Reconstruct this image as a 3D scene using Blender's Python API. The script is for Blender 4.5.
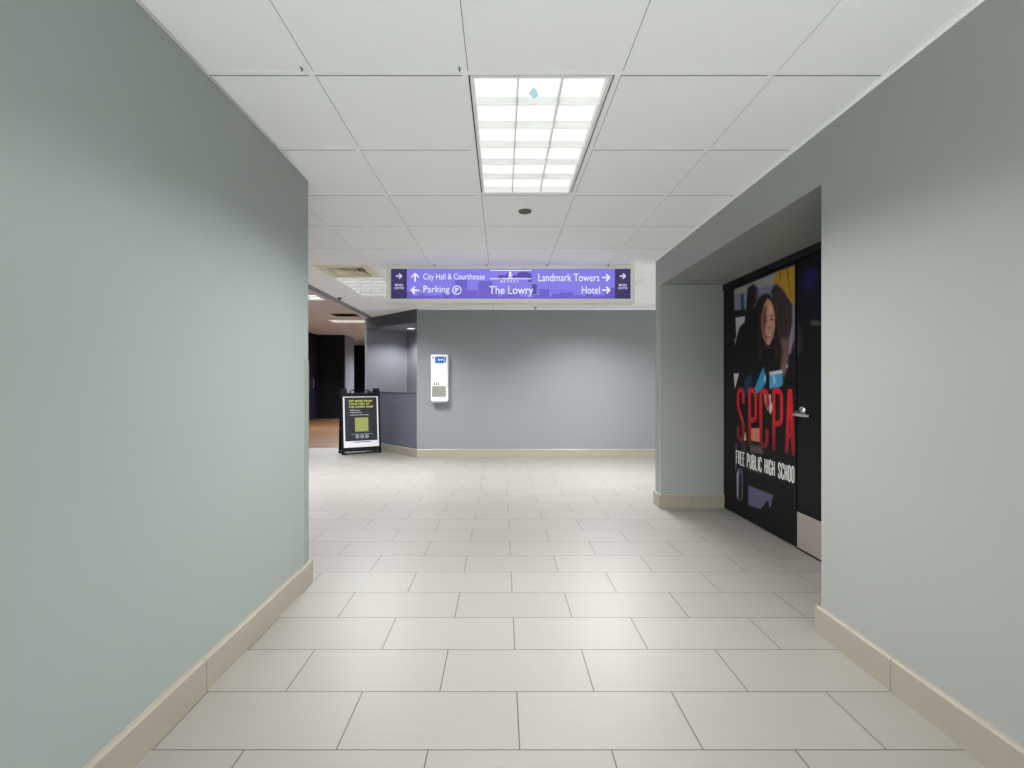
import bpy, math, random
import numpy as np
from mathutils import Vector, Matrix

random.seed(7)
for o in list(bpy.data.objects):
    bpy.data.objects.remove(o)
S = bpy.context.scene
C = S.collection

# ------------------------------------------------------------------ camera, world, exposure
cam_d = bpy.data.cameras.new('camera')
cam_d.sensor_width = 36.0
cam_d.lens = 480.0 / 1024.0 * 36.0
cam_d.shift_x = 10.0 / 1024.0
cam_d.clip_start = 0.05
cam = bpy.data.objects.new('camera', cam_d)
C.objects.link(cam)
cam.location = (0.0, 0.0, 1.20)
cam.rotation_euler = (math.radians(90), 0, 0)
S.camera = cam
DAY = 8.6           # sky outside the added windows, set to lift the ceiling
world = bpy.data.worlds.new('world')
S.world = world
world.use_nodes = True
world.node_tree.nodes['Background'].inputs['Color'].default_value = (1.0, 0.985, 1.0, 1)
world.node_tree.nodes['Background'].inputs['Strength'].default_value = DAY
S.view_settings.view_transform = 'Standard'
S.view_settings.look = 'None'
S.view_settings.exposure = 0.0
S.view_settings.gamma = 1.0
S.view_settings.use_curve_mapping = False
S.cycles.max_bounces = 12
S.cycles.diffuse_bounces = 8

# light of the troffers: watts, colour, spread, lens brightness
LAMP_CORRIDOR = 72.0
LAMP_LOBBY = 104.0
LAMP_HALL = 150.0
SPREAD = math.radians(142)
COL_CORRIDOR = (0.98, 0.98, 0.99)
COL_LOBBY = (0.97, 0.97, 1.0)
COL_HALL = (0.90, 0.96, 1.0)
LENS = 0.90
SIGN_GLOW = 0.50

CEIL = 2.435      # corridor and lobby ceiling
HALL_CEIL = 2.93  # higher ceiling of the dark hall on the left
XL, XR = -1.172, 1.537
YR = -1.8         # added glazed end of the corridor, unseen behind the camera
XE = 6.2          # added glazed right end of the lobby, out of view
PITCH = 0.612
X0, Y0 = -0.148, 1.906   # one corner of the ceiling grid


def lin(c):
    c = [v / 255.0 for v in c]
    return tuple(v / 12.92 if v <= 0.04045 else ((v + 0.055) / 1.055) ** 2.4 for v in c)


# ------------------------------------------------------------------ materials
def new_mat(name):
    m = bpy.data.materials.new(name)
    m.use_nodes = True
    nt = m.node_tree
    return m, nt, nt.nodes['Principled BSDF']


def mat(name, rgb, rough=0.5, metal=0.0, var=0.0, var_scale=3.0, bump=0.0, bump_scale=200.0, spec=0.5, stretch=(1, 1, 1)):
    """principled material with a soft procedural tone variation and a fine bump"""
    m, nt, b = new_mat(name)
    c = lin(rgb)
    b.inputs['Roughness'].default_value = rough
    b.inputs['Metallic'].default_value = metal
    b.inputs['Specular IOR Level'].default_value = spec
    tc = nt.nodes.new('ShaderNodeTexCoord')
    mp = nt.nodes.new('ShaderNodeMapping')
    mp.inputs['Scale'].default_value = stretch
    nt.links.new(tc.outputs['Object'], mp.inputs['Vector'])
    n = nt.nodes.new('ShaderNodeTexNoise')
    n.inputs['Scale'].default_value = var_scale
    n.inputs['Detail'].default_value = 4
    nt.links.new(mp.outputs['Vector'], n.inputs['Vector'])
    mix = nt.nodes.new('ShaderNodeMix')
    mix.data_type = 'RGBA'
    v = max(var, 0.005)
    mix.inputs['A'].default_value = (*[x * (1 - v) for x in c], 1)
    mix.inputs['B'].default_value = (*[min(1, x * (1 + v)) for x in c], 1)
    nt.links.new(n.outputs['Fac'], mix.inputs['Factor'])
    nt.links.new(mix.outputs['Result'], b.inputs['Base Color'])
    if bump:
        n2 = nt.nodes.new('ShaderNodeTexNoise')
        n2.inputs['Scale'].default_value = bump_scale
        nt.links.new(mp.outputs['Vector'], n2.inputs['Vector'])
        bp = nt.nodes.new('ShaderNodeBump')
        bp.inputs['Strength'].default_value = bump
        bp.inputs['Distance'].default_value = 0.001
        nt.links.new(n2.outputs['Fac'], bp.inputs['Height'])
        nt.links.new(bp.outputs['Normal'], b.inputs['Normal'])
    return m


def emit(name, rgb, strength, base=None):
    m, nt, b = new_mat(name)
    c = lin(rgb)
    b.inputs['Base Color'].default_value = (*(lin(base) if base else c), 1)
    b.inputs['Roughness'].default_value = 0.4
    b.inputs['Emission Color'].default_value = (*c, 1)
    b.inputs['Emission Strength'].default_value = strength
    return m


def tile_floor():
    """large rectangular tiles laid half-lapped, thin dark joints, faint linear streaks"""
    m, nt, b = new_mat('floor_tile')
    tc = nt.nodes.new('ShaderNodeTexCoord')
    mp = nt.nodes.new('ShaderNodeMapping')
    mp.inputs['Location'].default_value = (-0.058, -1.872, 0)
    nt.links.new(tc.outputs['Object'], mp.inputs['Vector'])
    br = nt.nodes.new('ShaderNodeTexBrick')
    br.offset = 0.5
    br.inputs['Scale'].default_value = 1.0
    br.inputs['Brick Width'].default_value = 0.602
    br.inputs['Row Height'].default_value = 0.2975
    br.inputs['Mortar Size'].default_value = 0.0023
    br.inputs['Mortar Smooth'].default_value = 0.1
    br.inputs['Bias'].default_value = 0.0
    br.inputs['Color1'].default_value = (*lin(FLOOR_A), 1)
    br.inputs['Color2'].default_value = (*lin(FLOOR_B), 1)
    br.inputs['Mortar'].default_value = (*lin((62, 60, 55)), 1)
    nt.links.new(mp.outputs['Vector'], br.inputs['Vector'])
    st = nt.nodes.new('ShaderNodeMapping')
    st.inputs['Scale'].default_value = (2.0, 90.0, 1)
    nt.links.new(tc.outputs['Object'], st.inputs['Vector'])
    n = nt.nodes.new('ShaderNodeTexNoise')
    n.inputs['Scale'].default_value = 1.0
    n.inputs['Detail'].default_value = 5
    nt.links.new(st.outputs['Vector'], n.inputs['Vector'])
    mr = nt.nodes.new('ShaderNodeMapRange')
    mr.inputs['To Min'].default_value = 0.93
    mr.inputs['To Max'].default_value = 1.06
    nt.links.new(n.outputs['Fac'], mr.inputs['Value'])
    mul = nt.nodes.new('ShaderNodeMix')
    mul.data_type = 'RGBA'
    mul.blend_type = 'MULTIPLY'
    mul.inputs['Factor'].default_value = 1.0
    nt.links.new(br.outputs['Color'], mul.inputs['A'])
    nt.links.new(mr.outputs['Result'], mul.inputs['B'])
    nt.links.new(mul.outputs['Result'], b.inputs['Base Color'])
    b.inputs['Roughness'].default_value = 0.42
    bp = nt.nodes.new('ShaderNodeBump')
    bp.invert = True
    bp.inputs['Strength'].default_value = 0.3
    bp.inputs['Distance'].default_value = 0.001
    nt.links.new(br.outputs['Fac'], bp.inputs['Height'])
    nt.links.new(bp.outputs['Normal'], b.inputs['Normal'])
    return m


def wood_floor():
    m, nt, b = new_mat('wood_planks')
    tc = nt.nodes.new('ShaderNodeTexCoord')
    br = nt.nodes.new('ShaderNodeTexBrick')
    br.offset = 0.37
    br.inputs['Scale'].default_value = 1.0
    br.inputs['Brick Width'].default_value = 2.4
    br.inputs['Row Height'].default_value = 1.1
    br.inputs['Mortar Size'].default_value = 0.004
    br.inputs['Color1'].default_value = (*lin((124, 90, 60)), 1)
    br.inputs['Color2'].default_value = (*lin((84, 56, 36)), 1)
    br.inputs['Mortar'].default_value = (*lin((60, 40, 26)), 1)
    nt.links.new(tc.outputs['Object'], br.inputs['Vector'])
    st = nt.nodes.new('ShaderNodeMapping')
    st.inputs['Scale'].default_value = (0.8, 6.0, 1)
    nt.links.new(tc.outputs['Object'], st.inputs['Vector'])
    n = nt.nodes.new('ShaderNodeTexNoise')
    n.inputs['Scale'].default_value = 1.5
    n.inputs['Detail'].default_value = 6
    nt.links.new(st.outputs['Vector'], n.inputs['Vector'])
    mr = nt.nodes.new('ShaderNodeMapRange')
    mr.inputs['To Min'].default_value = 0.7
    mr.inputs['To Max'].default_value = 1.25
    nt.links.new(n.outputs['Fac'], mr.inputs['Value'])
    mul = nt.nodes.new('ShaderNodeMix')
    mul.data_type = 'RGBA'
    mul.blend_type = 'MULTIPLY'
    mul.inputs['Factor'].default_value = 1.0
    nt.links.new(br.outputs['Color'], mul.inputs['A'])
    nt.links.new(mr.outputs['Result'], mul.inputs['B'])
    nt.links.new(mul.outputs['Result'], b.inputs['Base Color'])
    b.inputs['Roughness'].default_value = 0.4
    return m


def vcol_mat(name, rough=0.4, spec=0.15):
    """printed picture: reads the print's own colours"""
    m, nt, b = new_mat(name)
    a = nt.nodes.new('ShaderNodeVertexColor')
    a.layer_name = 'print'
    nt.links.new(a.outputs['Color'], b.inputs['Base Color'])
    b.inputs['Roughness'].default_value = rough
    b.inputs['Specular IOR Level'].default_value = spec
    return m


FLOOR_A, FLOOR_B = (136, 133, 126), (132, 129, 122)
M = {}
M['floor'] = tile_floor()
M['wood'] = wood_floor()
M['paint_left'] = mat('sage_paint_left', (144, 152, 148), 0.42, var=0.02, bump=0.05, bump_scale=400)
M['paint_right'] = mat('sage_paint_right', (149, 152, 147), 0.45, var=0.02, bump=0.05, bump_scale=400)
M['paint_back'] = mat('blue_grey_paint', (128, 131, 134), 0.45, var=0.02, bump=0.05, bump_scale=400)
M['niche_paint'] = mat('mauve_grey_paint', (150, 150, 157), 0.5, var=0.02)
M['slate_paint'] = mat('dark_slate_paint', (92, 95, 108), 0.5, var=0.03)
M['header_paint'] = mat('charcoal_paint', (80, 80, 88), 0.5, var=0.03)
M['black_paint'] = mat('black_wall_paint', (18, 18, 25), 0.45, var=0.05)
M['grey_paint'] = mat('mid_grey_paint', (140, 140, 146), 0.5, var=0.03)
M['base_tile'] = mat('beige_base_tile', (150, 143, 129), 0.35, var=0.05, var_scale=2.0, stretch=(1, 1, 25))
M['ceil_tile'] = mat('ceiling_tile', (249, 249, 249), 0.9, var=0.015, bump=0.2, bump_scale=350)
M['joint'] = mat('ceiling_edge_shade_grey', (120, 119, 116), 0.8)  # grey that stands in for shade along the tile edges
M['grid'] = mat('ceiling_grid_white', (249, 249, 249), 0.6, var=0.01)
M['plenum'] = mat('dark_plenum', (70, 68, 64), 0.9)
M['drywall'] = mat('hall_ceiling_paint', (246, 244, 242), 0.9, var=0.02)
M['white'] = mat('white_enamel', (236, 236, 234), 0.4, var=0.01)
M['black_gap'] = mat('black_gasket', (40, 40, 40), 0.6)
M['louver'] = mat('louver_white', (226, 226, 225), 0.4, var=0.005)
M['beige'] = mat('beige_enamel', (236, 228, 206), 0.5, var=0.04)
M['dark_vent'] = mat('dark_duct', (36, 34, 30), 0.8)
M['black_plastic'] = mat('black_plastic', (12, 12, 14), 0.5, var=0.08, var_scale=20, spec=0.2)
M['black_vinyl'] = mat('black_vinyl', (11, 11, 12), 0.42, var=0.03, spec=0.15)
M['steel'] = mat('brushed_steel', (176, 174, 168), 0.32, metal=1.0, var=0.06, var_scale=30, stretch=(1, 1, 40))
M['chrome'] = mat('satin_chrome', (205, 205, 205), 0.25, metal=1.0, var=0.02)
M['kick'] = mat('kick_plate_steel', (176, 168, 160), 0.5, metal=0.55, var=0.05, var_scale=20, stretch=(1, 1, 40))
M['guard'] = mat('corner_guard_grey', (140, 148, 141), 0.3, metal=0.2, var=0.08, var_scale=12)

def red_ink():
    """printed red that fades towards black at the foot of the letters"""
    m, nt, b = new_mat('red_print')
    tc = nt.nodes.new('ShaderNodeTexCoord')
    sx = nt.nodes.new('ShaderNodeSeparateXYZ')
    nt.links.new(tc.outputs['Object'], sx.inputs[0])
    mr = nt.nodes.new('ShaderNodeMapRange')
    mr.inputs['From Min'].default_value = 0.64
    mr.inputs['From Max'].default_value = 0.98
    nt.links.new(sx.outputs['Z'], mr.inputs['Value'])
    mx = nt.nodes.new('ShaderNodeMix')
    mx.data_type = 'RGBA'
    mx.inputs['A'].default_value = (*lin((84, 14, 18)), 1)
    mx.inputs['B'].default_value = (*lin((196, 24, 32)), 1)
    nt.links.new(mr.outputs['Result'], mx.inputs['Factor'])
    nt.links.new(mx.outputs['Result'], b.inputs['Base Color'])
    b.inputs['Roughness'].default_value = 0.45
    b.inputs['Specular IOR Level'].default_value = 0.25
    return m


def film():
    """pale blue translucent film"""
    m, nt, b = new_mat('pale_blue_film')
    t = nt.nodes.new('ShaderNodeBsdfTransparent')
    t.inputs['Color'].default_value = (.72, .88, .96, 1)
    mx = nt.nodes.new('ShaderNodeMixShader')
    mx.inputs['Fac'].default_value = .15
    b.inputs['Base Color'].default_value = (.4, .65, .8, 1)
    nt.links.new(t.outputs[0], mx.inputs[1])
    nt.links.new(b.outputs[0], mx.inputs[2])
    nt.links.new(mx.outputs[0], nt.nodes['Material Output'].inputs['Surface'])
    return m


def pane():
    """clear pane of the added windows: thin, lets daylight straight through, faint reflection"""
    m, nt, b = new_mat('added_window_glass')
    t = nt.nodes.new('ShaderNodeBsdfTransparent')
    t.inputs['Color'].default_value = (.93, .96, .95, 1)
    g = nt.nodes.new('ShaderNodeBsdfGlossy')
    g.inputs['Roughness'].default_value = .02
    mx = nt.nodes.new('ShaderNodeMixShader')
    mx.inputs['Fac'].default_value = .06
    nt.links.new(t.outputs[0], mx.inputs[1])
    nt.links.new(g.outputs[0], mx.inputs[2])
    nt.links.new(mx.outputs[0], nt.nodes['Material Output'].inputs['Surface'])
    return m


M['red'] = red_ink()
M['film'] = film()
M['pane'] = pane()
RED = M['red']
M['white_print'] = mat('white_print', (226, 226, 224), 0.45)
M['olive'] = mat('olive_cap', (92, 88, 62), 0.6)
M['black_metal'] = mat('black_metal', (18, 18, 18), 0.45, spec=0.25)
M['lens'] = emit('lit_lens', (255, 254, 250), LENS, (130, 130, 128))
M['lens_hall'] = emit('lit_lens_hall', (255, 252, 246), 1.2, (240, 240, 238))
M['spot'] = emit('lit_downlight', (255, 250, 242), 2.0, (240, 240, 238))


# ------------------------------------------------------------------ mesh helpers
class MB:
    """collects shapes; build() links them as ONE mesh object"""
    def __init__(self):
        self.v, self.f = [], []

    def add(self, vs, fs):
        n = len(self.v)
        self.v += [tuple(p) for p in vs]
        self.f += [tuple(i + n for i in f) for f in fs]
        return self

    def box(self, x0, x1, y0, y1, z0, z1):
        vs = [(x0, y0, z0), (x1, y0, z0), (x1, y1, z0), (x0, y1, z0), (x0, y0, z1), (x1, y0, z1), (x1, y1, z1), (x0, y1, z1)]
        return self.add(vs, [(0, 3, 2, 1), (4, 5, 6, 7), (0, 1, 5, 4), (1, 2, 6, 5), (2, 3, 7, 6), (3, 0, 4, 7)])

    def obox(self, cx, cy, cz, sx, sy, sz, rot):
        """box of full size s rotated by a 3x3 / euler matrix"""
        vs = []
        for z in (-.5, .5):
            for x, y in ((-.5, -.5), (.5, -.5), (.5, .5), (-.5, .5)):
                p = rot @ Vector((x * sx, y * sy, z * sz))
                vs.append((p.x + cx, p.y + cy, p.z + cz))
        return self.add(vs, [(0, 3, 2, 1), (4, 5, 6, 7), (0, 1, 5, 4), (1, 2, 6, 5), (2, 3, 7, 6), (3, 0, 4, 7)])

    def prism(self, pts, z0, z1):
        """vertical prism over a counter-clockwise footprint"""
        n = len(pts)
        vs = [(x, y, z0) for x, y in pts] + [(x, y, z1) for x, y in pts]
        fs = [tuple(range(n - 1, -1, -1)), tuple(range(n, 2 * n))]
        fs += [(i, (i + 1) % n, n + (i + 1) % n, n + i) for i in range(n)]
        return self.add(vs, fs)

    def extrude(self, prof, a, b, nrm):
        """profile (outward, up) swept from floor point a to b; nrm = outward direction"""
        n = len(prof)
        vs = []
        for p in (a, b):
            vs += [(p[0] + nrm[0] * u, p[1] + nrm[1] * u, w) for u, w in prof]
        fs = [tuple(range(n)), tuple(range(2 * n - 1, n - 1, -1))]
        fs += [(i, n + i, n + (i + 1) % n, (i + 1) % n) for i in range(n)]
        return self.add(vs, fs)

    def lathe(self, prof, c, axis='z', n=32):
        """profile (radius, height) spun about an axis through c"""
        vs, fs = [], []
        for r, h in prof:
            for k in range(n):
                a = 2 * math.pi * k / n
                p = (r * math.cos(a), r * math.sin(a), h)
                if axis == 'x':
                    p = (p[2], p[0], p[1])
                elif axis == 'y':
                    p = (p[0], p[2], p[1])
                vs.append((p[0] + c[0], p[1] + c[1], p[2] + c[2]))
        m = len(prof)
        for j in range(m - 1):
            for k in range(n):
                k2 = (k + 1) % n
                fs.append((j * n + k, j * n + k2, (j + 1) * n + k2, (j + 1) * n + k))
        fs.append(tuple(range(n - 1, -1, -1)))
        fs.append(tuple((m - 1) * n + k for k in range(n)))
        return self.add(vs, fs)

    def tube(self, pts, r, n=12):
        pts = [Vector(p) for p in pts]
        vs, fs = [], []
        for i, p in enumerate(pts):
            d = (pts[min(i + 1, len(pts) - 1)] - pts[max(i - 1, 0)]).normalized()
            up = Vector((0, 0, 1)) if abs(d.z) < 0.9 else Vector((1, 0, 0))
            a = d.cross(up).normalized()
            b = d.cross(a).normalized()
            rr = r[i] if isinstance(r, (list, tuple)) else r
            for k in range(n):
                t = 2 * math.pi * k / n
                vs.append(p + a * rr * math.cos(t) + b * rr * math.sin(t))
        for i in range(len(pts) - 1):
            for k in range(n):
                k2 = (k + 1) % n
                fs.append((i * n + k, i * n + k2, (i + 1) * n + k2, (i + 1) * n + k))
        fs.append(tuple(range(n - 1, -1, -1)))
        fs.append(tuple((len(pts) - 1) * n + k for k in range(n)))
        return self.add(vs, fs)

    def build(self, name, material, parent=None, bevel=0.0, loc=None, smooth=False):
        me = bpy.data.meshes.new(name)
        me.from_pydata(self.v, [], self.f)
        me.validate()
        import bmesh
        bm = bmesh.new()
        bm.from_mesh(me)
        bmesh.ops.recalc_face_normals(bm, faces=bm.faces)
        bm.to_mesh(me)
        bm.free()
        me.materials.append(material)
        o = bpy.data.objects.new(name, me)
        C.objects.link(o)
        if loc:
            o.location = loc
        if parent:
            o.parent = parent
        if bevel:
            mod = o.modifiers.new('bevel', 'BEVEL')
            mod.width = bevel
            mod.segments = 2
            mod.limit_method = 'ANGLE'
        if smooth:
            for p in me.polygons:
                p.use_smooth = True
            me.set_sharp_from_angle(angle=math.radians(35))
        return o


def tag(o, label, cat, group=None):
    o['label'] = label
    o['category'] = cat
    if group:
        o['group'] = group
    return o


def thing(name, label, cat, loc, rz=0.0, group=None):
    o = bpy.data.objects.new(name, None)
    C.objects.link(o)
    o.empty_display_size = 0.1
    o.location = loc
    o.rotation_euler = (0, 0, rz)
    return tag(o, label, cat, group)


def struct(o):
    o['kind'] = 'structure'
    return o


def copy_tree(src, loc, rz, label):
    """copy of a thing with copies of its parts and sub-parts"""
    r = src.copy()
    C.objects.link(r)
    r.location = loc
    r.rotation_euler = (0, 0, rz)
    r['label'] = label

    def rec(a, b):
        for ch in list(a.children):
            c = ch.copy()
            C.objects.link(c)
            c.parent = b
            rec(ch, c)
    rec(src, r)
    return r


def add_text(mb, items, place, thick=0.0008, bold=0.0):
    """adds lettering to mb.  items: (string, u0, u1, v0, v1) boxes on a plane; place(u, v, w) -> point"""
    for s, u0, u1, v0, v1 in items:
        cu = bpy.data.curves.new('lettering', 'FONT')
        cu.body = s
        cu.size = 1.0
        cu.offset = bold
        cu.resolution_u = 4
        ob = bpy.data.objects.new('lettering', cu)
        C.objects.link(ob)
        dg = bpy.context.evaluated_depsgraph_get()
        me = bpy.data.meshes.new_from_object(ob.evaluated_get(dg))
        vs = [v.co.copy() for v in me.vertices]
        fs = [tuple(p.vertices) for p in me.polygons]
        bpy.data.objects.remove(ob)
        bpy.data.curves.remove(cu)
        bpy.data.meshes.remove(me)
        ax0, ax1 = min(v.x for v in vs), max(v.x for v in vs)
        ay0, ay1 = min(v.y for v in vs), max(v.y for v in vs)
        q = [place(u0 + (v.x - ax0) / (ax1 - ax0) * (u1 - u0), v0 + (v.y - ay0) / max(ay1 - ay0, 1e-6) * (v1 - v0), thick) for v in vs]
        mb.add(q, fs)


def stroke(mb, pts, w, place, t=0.001):
    """flat ribbon of width w along a polyline, round corners"""
    for k, (a, b) in enumerate(zip(pts[:-1], pts[1:])):
        a, b = Vector(a), Vector(b)
        d = (b - a)
        if d.length < 1e-6:
            continue
        n = Vector((-d.y, d.x)).normalized() * w / 2
        w_ = t + .00002 * k
        mb.add([place(*(a + n), w_), place(*(b + n), w_), place(*(b - n), w_), place(*(a - n), w_)], [(0, 1, 2, 3)])
    for k, p in enumerate(pts[1:-1]):
        tt = t + 0.00002 * k + 0.00001
        vs = [place(p[0] + w / 2 * math.cos(i * math.pi / 6), p[1] + w / 2 * math.sin(i * math.pi / 6), tt) for i in range(12)]
        mb.add(vs, [tuple(range(12))])


def arrow(mb, cx, cz, size, direction, place, w):
    h = size / 2
    base = {'left': math.pi, 'right': 0.0, 'up': math.pi / 2}[direction]
    def r(p):
        return (cx + p[0] * math.cos(base) - p[1] * math.sin(base), cz + p[0] * math.sin(base) + p[1] * math.cos(base))
    stroke(mb, [r((-h, 0)), r((h * 0.9, 0))], w, place)
    stroke(mb, [r((0.05 * h, h * 0.85)), r((h * 0.9, 0)), r((0.05 * h, -h * 0.85))], w, place, 0.0012)


# ================================================================== the setting
# ---- floors
mb = MB()
mb.prism([(-9, YR - .1), (6.7, YR - .1), (6.7, 9.0), (-9, 9.0)], -0.10, 0.0)
struct(mb.build('floor', M['floor']))
mb = MB()
mb.prism([(-9, 9.0), (-1.2, 9.0), (-1.2, 23), (-9, 23)], -0.10, 0.0)
struct(mb.build('floor_wood', M['wood']))

# ---- walls
mb = MB().box(-9, XL, YR, 2.905, 0, 2.427)
struct(mb.build('wall_left', M['paint_left'], bevel=0.003))

XD = 2.15           # plane of the black doors
RY0, RY1, RZ = 2.31, 4.65, 2.16     # recess
mb = MB()
mb.box(XR, 4.0, YR, RY0, 0, CEIL)                 # near stretch
mb.box(XR, 4.0, RY0, RY1, RZ, CEIL)               # header above the recess
mb.box(XR, 6.5, RY1, 4.80, 0, CEIL)               # pier
mb.box(XD + 0.05, 4.0, RY0, RY1, 0, RZ)           # behind the doors
struct(mb.build('wall_right', M['paint_right']))

WY = 7.89
mb = MB().prism([(-1.40, WY), (6.5, WY), (6.5, WY + .15), (-1.38, WY + .15)], 0, 2.44)
struct(mb.build('wall_back', M['paint_back']))


def window(name, axis, at, a0, a1, z0, z1, n):
    """glazed end wall: sill, head, mullions, one pane per bay; added out of view to brighten the ceiling"""
    mb = MB()
    def bx(m, u0, u1, w0, w1, za, zb):
        if axis == 'y':
            m.box(u0, u1, at + w0, at + w1, za, zb)
        else:
            m.box(at + w0, at + w1, u0, u1, za, zb)
    bx(mb, a0, a1, -.05, .05, 0, z0)
    bx(mb, a0, a1, -.05, .05, z1, CEIL)
    for k in range(n + 1):
        c = a0 + (a1 - a0) * k / n
        bx(mb, c - .025, c + .025, -.05, .05, z0, z1)
    f = struct(mb.build(name, M['black_metal']))
    for k in range(n):
        u0, u1 = a0 + (a1 - a0) * k / n + .025, a0 + (a1 - a0) * (k + 1) / n - .025
        p = MB()
        bx(p, u0, u1, -.003, .003, z0, z1)
        p.build('pane', M['pane'], f)
    ld = bpy.data.lights.new('added_daylight_portal', 'AREA')  # guides the sky light through the added glazing
    ld.shape = 'RECTANGLE'
    ld.size, ld.size_y = a1 - a0, z1 - z0
    ld.cycles.is_portal = True
    lo = bpy.data.objects.new('added_daylight_portal', ld)
    C.objects.link(lo)
    lo.parent = f
    if axis == 'y':
        lo.location = ((a0 + a1) / 2, at - .06, (z0 + z1) / 2)
        lo.rotation_euler = (math.radians(90), 0, math.radians(180))
    else:
        lo.location = (at + .06, (a0 + a1) / 2, (z0 + z1) / 2)
        lo.rotation_euler = (math.radians(90), 0, math.radians(90))
    return f


window('added_window_1', 'y', YR, XL, XR, .10, 2.36, 3)  # added behind the camera to lift the corridor ceiling
window('added_window_2', 'x', XE, 4.80, WY, .10, 2.36, 4)  # added off to the right to lift the lobby ceiling

# ---- angled reception hatch: 45 degrees from (-1.40, 7.89) to (-2.55, 9.04)
Q = math.sqrt(0.5)
A0, A1 = Vector((-1.40, WY)), Vector((-2.55, 9.04))
IN = Vector((Q, Q))


def band(z0, z1, depth, material, name, a=A0, b=A1, off=0.0):
    p = [a + IN * off, a + IN * (off + depth), b + IN * (off + depth), b + IN * off]
    return MB().prism([tuple(v) for v in p][::-1], z0, z1).build(name, material)


struct(band(0, 1.05, 0.12, M['slate_paint'], 'wall_hatch'))
struct(band(1.05, 1.065, 0.15, M['slate_paint'], 'trim_3', off=-0.01))
struct(band(2.235, 2.44, 0.12, M['header_paint'], 'wall_hatch_header'))
mb = MB()
b0, b1 = A0 + IN * 0.9 + Vector((Q, -Q)) * 0.9, A1 + IN * 0.9
mb.prism([tuple(b0), tuple(b0 + IN * .1), tuple(b1 + IN * .1), tuple(b1)], 0, 2.44)             # back of the niche
e = Vector((-Q, Q)) * 0.06
mb.prism([tuple(A1), tuple(A1 + IN * .9), tuple(A1 + IN * .9 + e), tuple(A1 + e)], 0, 2.44)      # left end
struct(mb.build('wall_niche', M['niche_paint']))
mb = MB()
c0 = A0 + IN * .12
mb.prism([tuple(c0), tuple(b0), tuple(b1), tuple(A1 + IN * .12)], 2.237, 2.30)
struct(mb.build('ceiling_niche', M['niche_paint']))
struct(MB().box(-2.60, -2.50, 9.30, 21.5, 0, HALL_CEIL).build('wall_hall_right', M['niche_paint']))

# ---- dark hall beyond
struct(MB().box(-6.60, -6.46, 2.905, 16.90, 0, HALL_CEIL).build('wall_hall_left', M['black_paint']))
mb = MB().box(-9, -5.56, 16.90, 17.0, 0, HALL_CEIL)
struct(mb.build('wall_hall_front', M['black_paint']))
struct(MB().box(-5.66, -5.55, 17.0, 18.0, 0, HALL_CEIL).build('wall_hall_return', M['grey_paint']))
struct(MB().box(-9, -2.5, 21.5, 21.65, 0, HALL_CEIL).box(-9.1, -9, 16.9, 21.65, 0, HALL_CEIL).build('wall_hall_end', M['black_paint']))
HALL_LIGHTS = [(-4.14, 13.26), (-4.22, 9.64), (-3.6, 18.2)]  # last one is added out of view to light the grey return
holes = [(x - .602, x + .602, y - .296, y + .296) for x, y in HALL_LIGHTS] + [(-4.24, -3.62, 11.80, 12.30)]
xs = sorted({-9.0, -2.38} | {v for q in holes for v in q[:2]})
ys = sorted({2.95, 21.7} | {v for q in holes for v in q[2:]})
mb = MB()      # drywall, open where the lights and the vent sit
for ya, yb in zip(ys[:-1], ys[1:]):
    run = None
    for xa, xb in zip(xs[:-1], xs[1:]):
        cx, cy = (xa + xb) / 2, (ya + yb) / 2
        if any(q[0] < cx < q[1] and q[2] < cy < q[3] for q in holes):
            if run:
                mb.box(run[0], run[1], ya, yb, HALL_CEIL, HALL_CEIL + .1)
            run = None
        else:
            run = [run[0] if run else xa, xb]
    if run:
        mb.box(run[0], run[1], ya, yb, HALL_CEIL, HALL_CEIL + .1)
mb.box(-9, -2.38, 2.95, 21.7, HALL_CEIL + .12, HALL_CEIL + .16)
struct(mb.build('ceiling_hall', M['drywall']))
mb = MB().box(-2.50, -2.385, 2.91, 9.35, 2.432, HALL_CEIL)
mb.box(-9, -2.5, 2.80, 2.95, 2.427, HALL_CEIL)
struct(mb.build('trim_4', M['grey_paint']))

# ---- ceiling: lay-in tiles on a flush grid, open where the troffers and diffusers sit
BAR = 0.024
OPEN = {(0, 0): 2, (-3, 6): 2, (2, 6): 2}      # troffers (cell column, first row): rows
VENT = {(-3, 5)}
skip = set(VENT)
for (i, j), n in OPEN.items():
    for k in range(n):
        skip.add((i, j + k))


def cell(i, j):
    return X0 + i * PITCH, X0 + (i + 1) * PITCH, Y0 + j * PITCH, Y0 + (j + 1) * PITCH


def clip(v, a, b):
    return max(a, min(b, v))


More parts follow.
